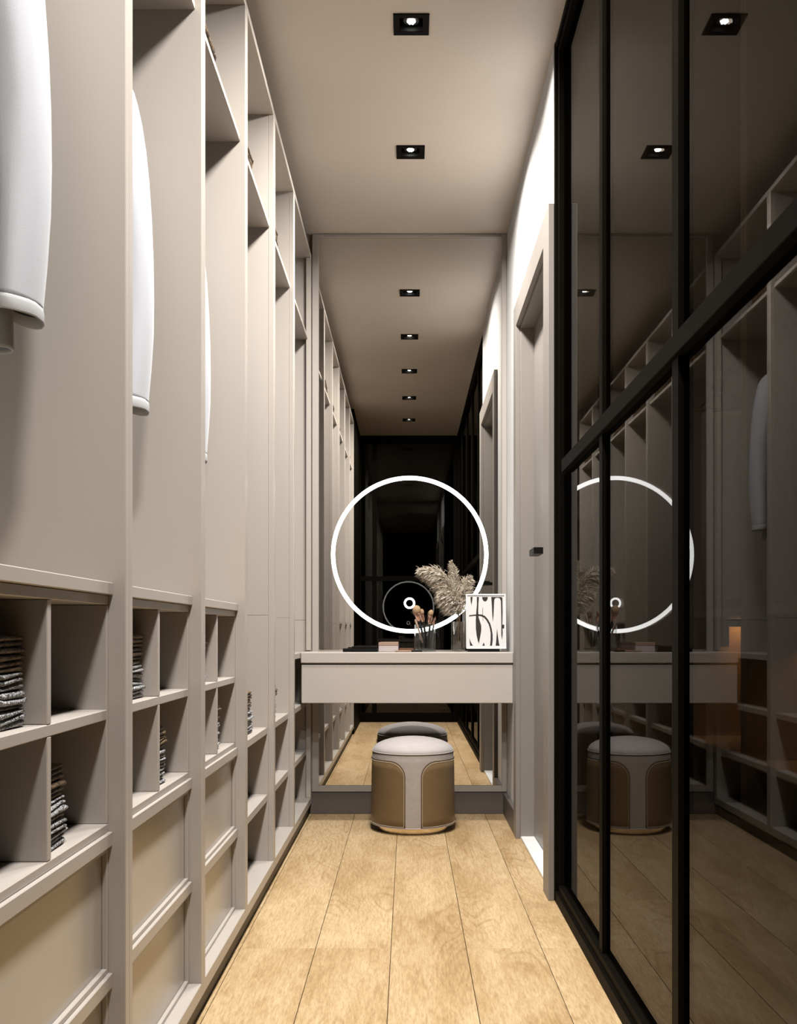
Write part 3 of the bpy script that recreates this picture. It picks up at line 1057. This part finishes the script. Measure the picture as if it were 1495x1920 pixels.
bm = bmesh.new()
fr(bm, FX0, FX0 + fwid, fd, fd + .014, FZ0, FZ1); fr(bm, FX1 - fwid, FX1, fd, fd + .014, FZ0, FZ1)
fr(bm, FX0 + fwid, FX1 - fwid, fd, fd + .014, FZ0, FZ0 + fwid); fr(bm, FX0 + fwid, FX1 - fwid, fd, fd + .014, FZ1 - fwid, FZ1)
link('frame', bm, M['frame'], ft)
bm = bmesh.new()
fr(bm, FX0 + fwid * .5, FX1 - fwid * .5, fd + .004, fd + .011, FZ0 + fwid * .5, FZ1 - fwid * .5, 0)
link('print_paper', bm, M['paper'], ft)
bm = bmesh.new()
fr(bm, FX0 + .006, FX1 - .03, fd + .001, fd + .016, TZ + .0004, FZ0 - .0002)
link('shadow_foot', bm, M['blackm'], ft)  # black foot put in for the dark shadow gap under the frame
# ink shapes in crop pixels of the print (865..1320, 495..1105)
INK = [
    [(922, 532), (948, 532), (940, 590), (932, 625), (926, 585)],
    [(994, 532), (1018, 532), (1012, 600), (1008, 690), (1012, 760), (1028, 810), (1040, 850), (1040, 900), (1030, 960), (1020, 1010), (1012, 1050), (1000, 1015), (988, 960), (980, 880), (980, 790), (986, 700), (994, 620)],
    [(1155, 532), (1270, 532), (1280, 545), (1280, 700), (1276, 830), (1278, 930), (1270, 1010), (1262, 960), (1264, 800), (1263, 640), (1262, 575), (1250, 548), (1225, 540), (1200, 545), (1188, 565), (1184, 640), (1178, 740), (1169, 810), (1164, 730), (1160, 620)],
    [(1284, 838), (1296, 838), (1296, 878), (1284, 884), (1274, 880), (1274, 842)],
    [(1057, 650), (1061, 650), (1060, 720), (1063, 805), (1058, 790), (1055, 720)],
    [(905, 736), (960, 728), (1010, 724), (1050, 728), (1085, 745), (1115, 780), (1140, 825), (1156, 880), (1166, 950), (1166, 1010), (1158, 1072), (1136, 1072), (1142, 1010), (1144, 940), (1136, 880), (1122, 835), (1098, 792), (1072, 762), (1045, 748), (1010, 742), (960, 743), (906, 750)],
    [(906, 985), (922, 1030), (946, 1072), (914, 1072)],
    [(1050, 1072), (1058, 1052), (1066, 1034), (1072, 1052), (1078, 1072)],
    [(1198, 1072), (1206, 1000), (1215, 880), (1224, 960), (1234, 1040), (1242, 1072)],
    [(1085 + 32 * math.cos(PI + PI * i / 12), 532 - 1.5 * 32 * math.sin(PI + PI * i / 12) * 1.05) for i in range(13)],
]


def ink_pt(u, v):
    x = FX0 + (u - 872) / (1316 - 872) * (FX1 - FX0)
    z = FZ1 - (v - 498) / (1105 - 498) * (FZ1 - FZ0)
    y = fd + 0.0037 + (z - TZ) / 0.25 * lean
    return Vector((x, y, z))


bm = bmesh.new()
for poly in INK:
    f = bm.faces.new([bm.verts.new(ink_pt(u, v)) for u, v in poly])
bmesh.ops.triangulate(bm, faces=bm.faces)
link('ink_shapes', bm, M['ink'], ft)

# palettes, boxes, pencil on the left of the glass
def flat(name, m, x0, x1, d, dep, z0, z1, label, cat, bev=0.0015):
    a, b = px(x0, 0, d).x, px(x1, 0, d).x
    return own(name, m, [(a, b, d, d + dep, z0, z1)], label, cat, bev)


flat('makeup_palette', M['blackm'], 643, 709, 4.62, .075, TZ + .0004, TZ + .0155, 'closed black make-up palette lying flat at the left of the vanity', 'make-up')
flat('makeup_palette', M['blackm'], 660, 707, 4.632, .06, TZ + .0157, TZ + .0245, 'smaller black compact stacked on the closed black palette', 'make-up')
a, b = px(710, 0, 4.655).x, px(747, 0, 4.655).x
pb = thing('powder_box', 'pale pink powder box with a peach lid beside the black palette', 'make-up', ((a + b) / 2, 4.68, TZ))
boxes('box', M['pink'], [(a, b, 4.655, 4.725, TZ + .0004, TZ + .0265)], pb, .0015)
boxes('lid', M['peach'], [(a - .0002, b + .0002, 4.6548, 4.7252, TZ + .0267, TZ + .0425)], pb, .0015)
flat('blush_compact', M['copper'], 748, 776, 4.70, .05, TZ + .0004, TZ + .0135, 'thin copper compact between the powder box and the glass', 'make-up', .002)
a, b = px(741, 0, 4.60), px(792, 0, 4.60)
pt = thing('lip_pencil', 'pink and black cosmetic stick lying in front of the brush glass', 'pencil', (a.x, 4.60, TZ))
bm = bmesh.new(); tube(bm, [(a.x, 4.600, TZ + .0042), (a.x + (b.x - a.x) * .6, 4.603, TZ + .0042)], .0040, 10); link('barrel', bm, M['peach'], pt, smooth=True)
bm = bmesh.new(); tube(bm, [(a.x + (b.x - a.x) * .6, 4.603, TZ + .0040), (b.x, 4.605, TZ + .0040)], .0036, 10); link('cap', bm, M['blackm'], pt, smooth=True)

# ------------------------------------------------------------------ smoked glass partition on the right
GP = thing('glass_partition', 'black framed smoked glass sliding partition along the right side', 'glass wall', (0.485, 1.6, 0))
k_ = M['black']
XG0, XG1 = 0.4880, 0.4940
Y0g, Y1g = -0.068, 3.2865
boxes('outer_frame', k_, [(0.4623, 0.52, 3.265, Y1g, 0, H - .001)], GP)
boxes('outer_frame', k_, [(0.4623, 0.52, Y0g, Y0g + .03, 0, H - .001)], GP)
boxes('top_rail', k_, [(0.4640, 0.52, Y0g + .03, 3.265, 2.678, H - .001)], GP)
boxes('top_rail', k_, [(0.4720, 0.51, Y0g + .03, 3.265, 2.660, 2.678)], GP)
boxes('bottom_rail', k_, [(0.4623, 0.52, Y0g + .03, 3.265, 0.0005, 0.0345)], GP)
boxes('bottom_rail', k_, [(0.4720, 0.51, Y0g + .03, 3.265, 0.0345, 0.056)], GP)
boxes('stile', k_, [(0.4720, 0.51, 3.244, 3.265, 0.056, 2.66)], GP)
MUL = [(2.556, 2.595), (1.837, 1.881), (1.118, 1.160), (0.399, 0.441)]
ZR0, ZR1 = 1.334, 1.3725
edges = [3.244] + [v for m in MUL for v in (m[1], m[0])] + [Y0g + .03]
for a, b in MUL:
    boxes('mullion', k_, [(0.4777, 0.505, a, b, 0.056, ZR0)], GP)
    boxes('mullion', k_, [(0.4777, 0.505, a, b, ZR1, 2.66)], GP)
boxes('mid_rail', k_, [(0.4700, 0.508, Y0g + .03, 3.18, ZR0, ZR1)], GP)
for i in range(0, len(edges), 2):
    hi, lo = edges[i], edges[i + 1]
    for z0, z1 in ((0.050, ZR0 + .004), (ZR1 - .004, 2.664)):
        boxes('glass_pane', M['smoke'], [(XG0, XG1, lo - .004, hi + .004, z0, z1)], GP, 0)

# glass end wall behind the camera (seen in the mirror)
GB = thing('glass_end_wall', 'black framed smoked glass wall closing the corridor opposite the mirror', 'glass wall', (0, YB, 0))
yb0, yb1 = YB - 0.028, YB
xa, xb = XF - 0.02, 0.4600
boxes('outer_frame', k_, [(xa, xa + .03, yb0, yb1, 0, H - .001)], GB)
boxes('outer_frame', k_, [(xb - .03, xb, yb0, yb1, 0, H - .001)], GB)
boxes('top_rail', k_, [(xa + .03, xb - .03, yb0, yb1, 2.62, H - .001)], GB)
boxes('bottom_rail', k_, [(xa + .03, xb - .03, yb0, yb1, 0.0005, 0.09)], GB)
boxes('mid_rail', k_, [(xa + .03, xb - .03, yb0, yb1 + .004, 1.33, 1.375)], GB)
for z0, z1 in ((0.09, 1.33), (1.375, 2.62)):
    boxes('mullion', k_, [(-0.335, -0.293, yb0, yb1, z0, z1)], GB)
    for x0, x1 in ((xa + .03, -0.335), (-0.293, xb - .03)):
        boxes('glass_pane', M['smokeb'], [(x0 - .004, x1 + .004, yb1 - .012, yb1 - .007, z0 - .004, z1 + .004)], GB, 0)
# black end panel between the end wall and the first wardrobe bay
own('end_panel', M['black'], [(XF - 0.03, XF, YB + .0005, D[0] - 0.022, 0.0005, H - .001)],
    'plain black end panel closing the wardrobe row beside the glass end wall', 'panel', 0.001)

# ------------------------------------------------------------------ closet behind the smoked glass
XC0, XC1 = 0.853, 1.43
CD = [(2.03, 2.64), (2.645, 3.28)]
for i, (a, b) in enumerate(CD):
    t = thing('closet_unit', ['beige closet bay behind the smoked glass, nearer the camera', 'beige closet bay behind the smoked glass, farther from the camera'][i],
              'wardrobe', ((XC0 + XC1) / 2, (a + b) / 2, 0), 'closet units behind the glass')
    m = M['cab']
    boxes('side_panel', m, [(XC0, XC1, a, a + .02, 0.051, 2.58)], t)
    boxes('side_panel', m, [(XC0, XC1, b - .02, b, 0.051, 2.58)], t)
    boxes('top_panel', m, [(XC0, XC1, a, b, 2.58, 2.60)], t)
    boxes('bottom_panel', m, [(XC0, XC1, a + .02, b - .02, 0.051, 0.082)], t)
    boxes('back_panel', m, [(XC1, XC1 + .012, a, b, 0.051, 2.60)], t)
    boxes('plinth', M['plinth'], [(XC0 + .02, XC1, a, b, 0.0, 0.051)], t, 0)
    for z in (0.888, 0.50, 0.29):
        boxes('shelf', m, [(XC0 + .02, XC1, a + .02, b - .02, z, z + .022)], t)
    boxes('led_strip', M['warm'], [(1.00, 1.42, b - .075, b - .06, 0.880, 0.8878)], t, 0)
    boxes('led_strip', M['warm'], [(1.20, 1.42, b - .075, b - .06, 2.571, 2.5798)], t, 0)
    boxes('added_led_lip', m, [(0.986, 1.425, b - .090, b - .082, 0.862, 0.8878)], t, 0)  # added lips, block the direct view of the glowing strips
    boxes('added_led_lip', m, [(1.195, 1.425, b - .090, b - .082, 2.553, 2.5798)], t, 0)
    boxes('added_baffle', m, [(1.185, 1.195, b - .09, b - .0202, 2.49, 2.5798)], t, 0)  # added baffles, cut the LED light to a sharp edge
    boxes('added_baffle', m, [(0.978, 0.986, b - .09, b - .0202, 0.80, 0.8878)], t, 0)
    bm = bmesh.new(); tube(bm, [(0.9545, a + .02, 1.62), (0.9545, b - .02, 1.62)], .011, 10); link('hanging_rail', bm, M['steel'], t, smooth=True)


def trousers(x0, x1, y, z0, z1, label):
    n = 14
    t = thing('trousers', label, 'clothing', ((x0 + x1) / 2, y, z1), 'pale trousers behind the glass')
    bm = bmesh.new()
    rings = []
    cx, hw = (x0 + x1) / 2, (x1 - x0) / 2
    for z, s in ((z0, 1.0), (z0 + .2, 1.0), (z0 + .35, 1.0), (z1 - .02, 1.0), (z1 - .004, .98), (z1, .9)):
        r = []
        for i in range(40):
            a = 2 * PI * i / 40
            c, s_ = math.cos(a), math.sin(a)
            x = hw * s * math.copysign(abs(c) ** .5, c)
            r.append(Vector((cx + x, y + (.018 if z < z1 - .003 else .010) * math.copysign(abs(s_) ** .5, s_) + .004 * math.sin(x * 130), z)))
        rings.append(r)
    loft(bm, rings)
    link('legs', bm, M['pale'], t, smooth=True)
    bm = bmesh.new()
    tube(bm, [(x0 - .02, y, z1 + .008), (x1 + .02, y, z1 + .008)], .006, 8)
    tube(bm, smooth_path([(x0 - .02, y, z1 + .008), (cx, y, z1 + .06), (x1 + .02, y, z1 + .008)], 4), .005, 8)
    tube(bm, smooth_path([(cx, y, z1 + .06), (cx + .002, y, 1.597), (cx + .0155, y, 1.622), (cx + .002, y, 1.6345)], 4), .0022, 6)
    link('hanger_frame', bm, M['wood'], t, smooth=True)


trousers(0.887, 1.022, 3.14, 0.945, 1.509, 'pale grey trousers folded over a hanger behind the smoked glass')
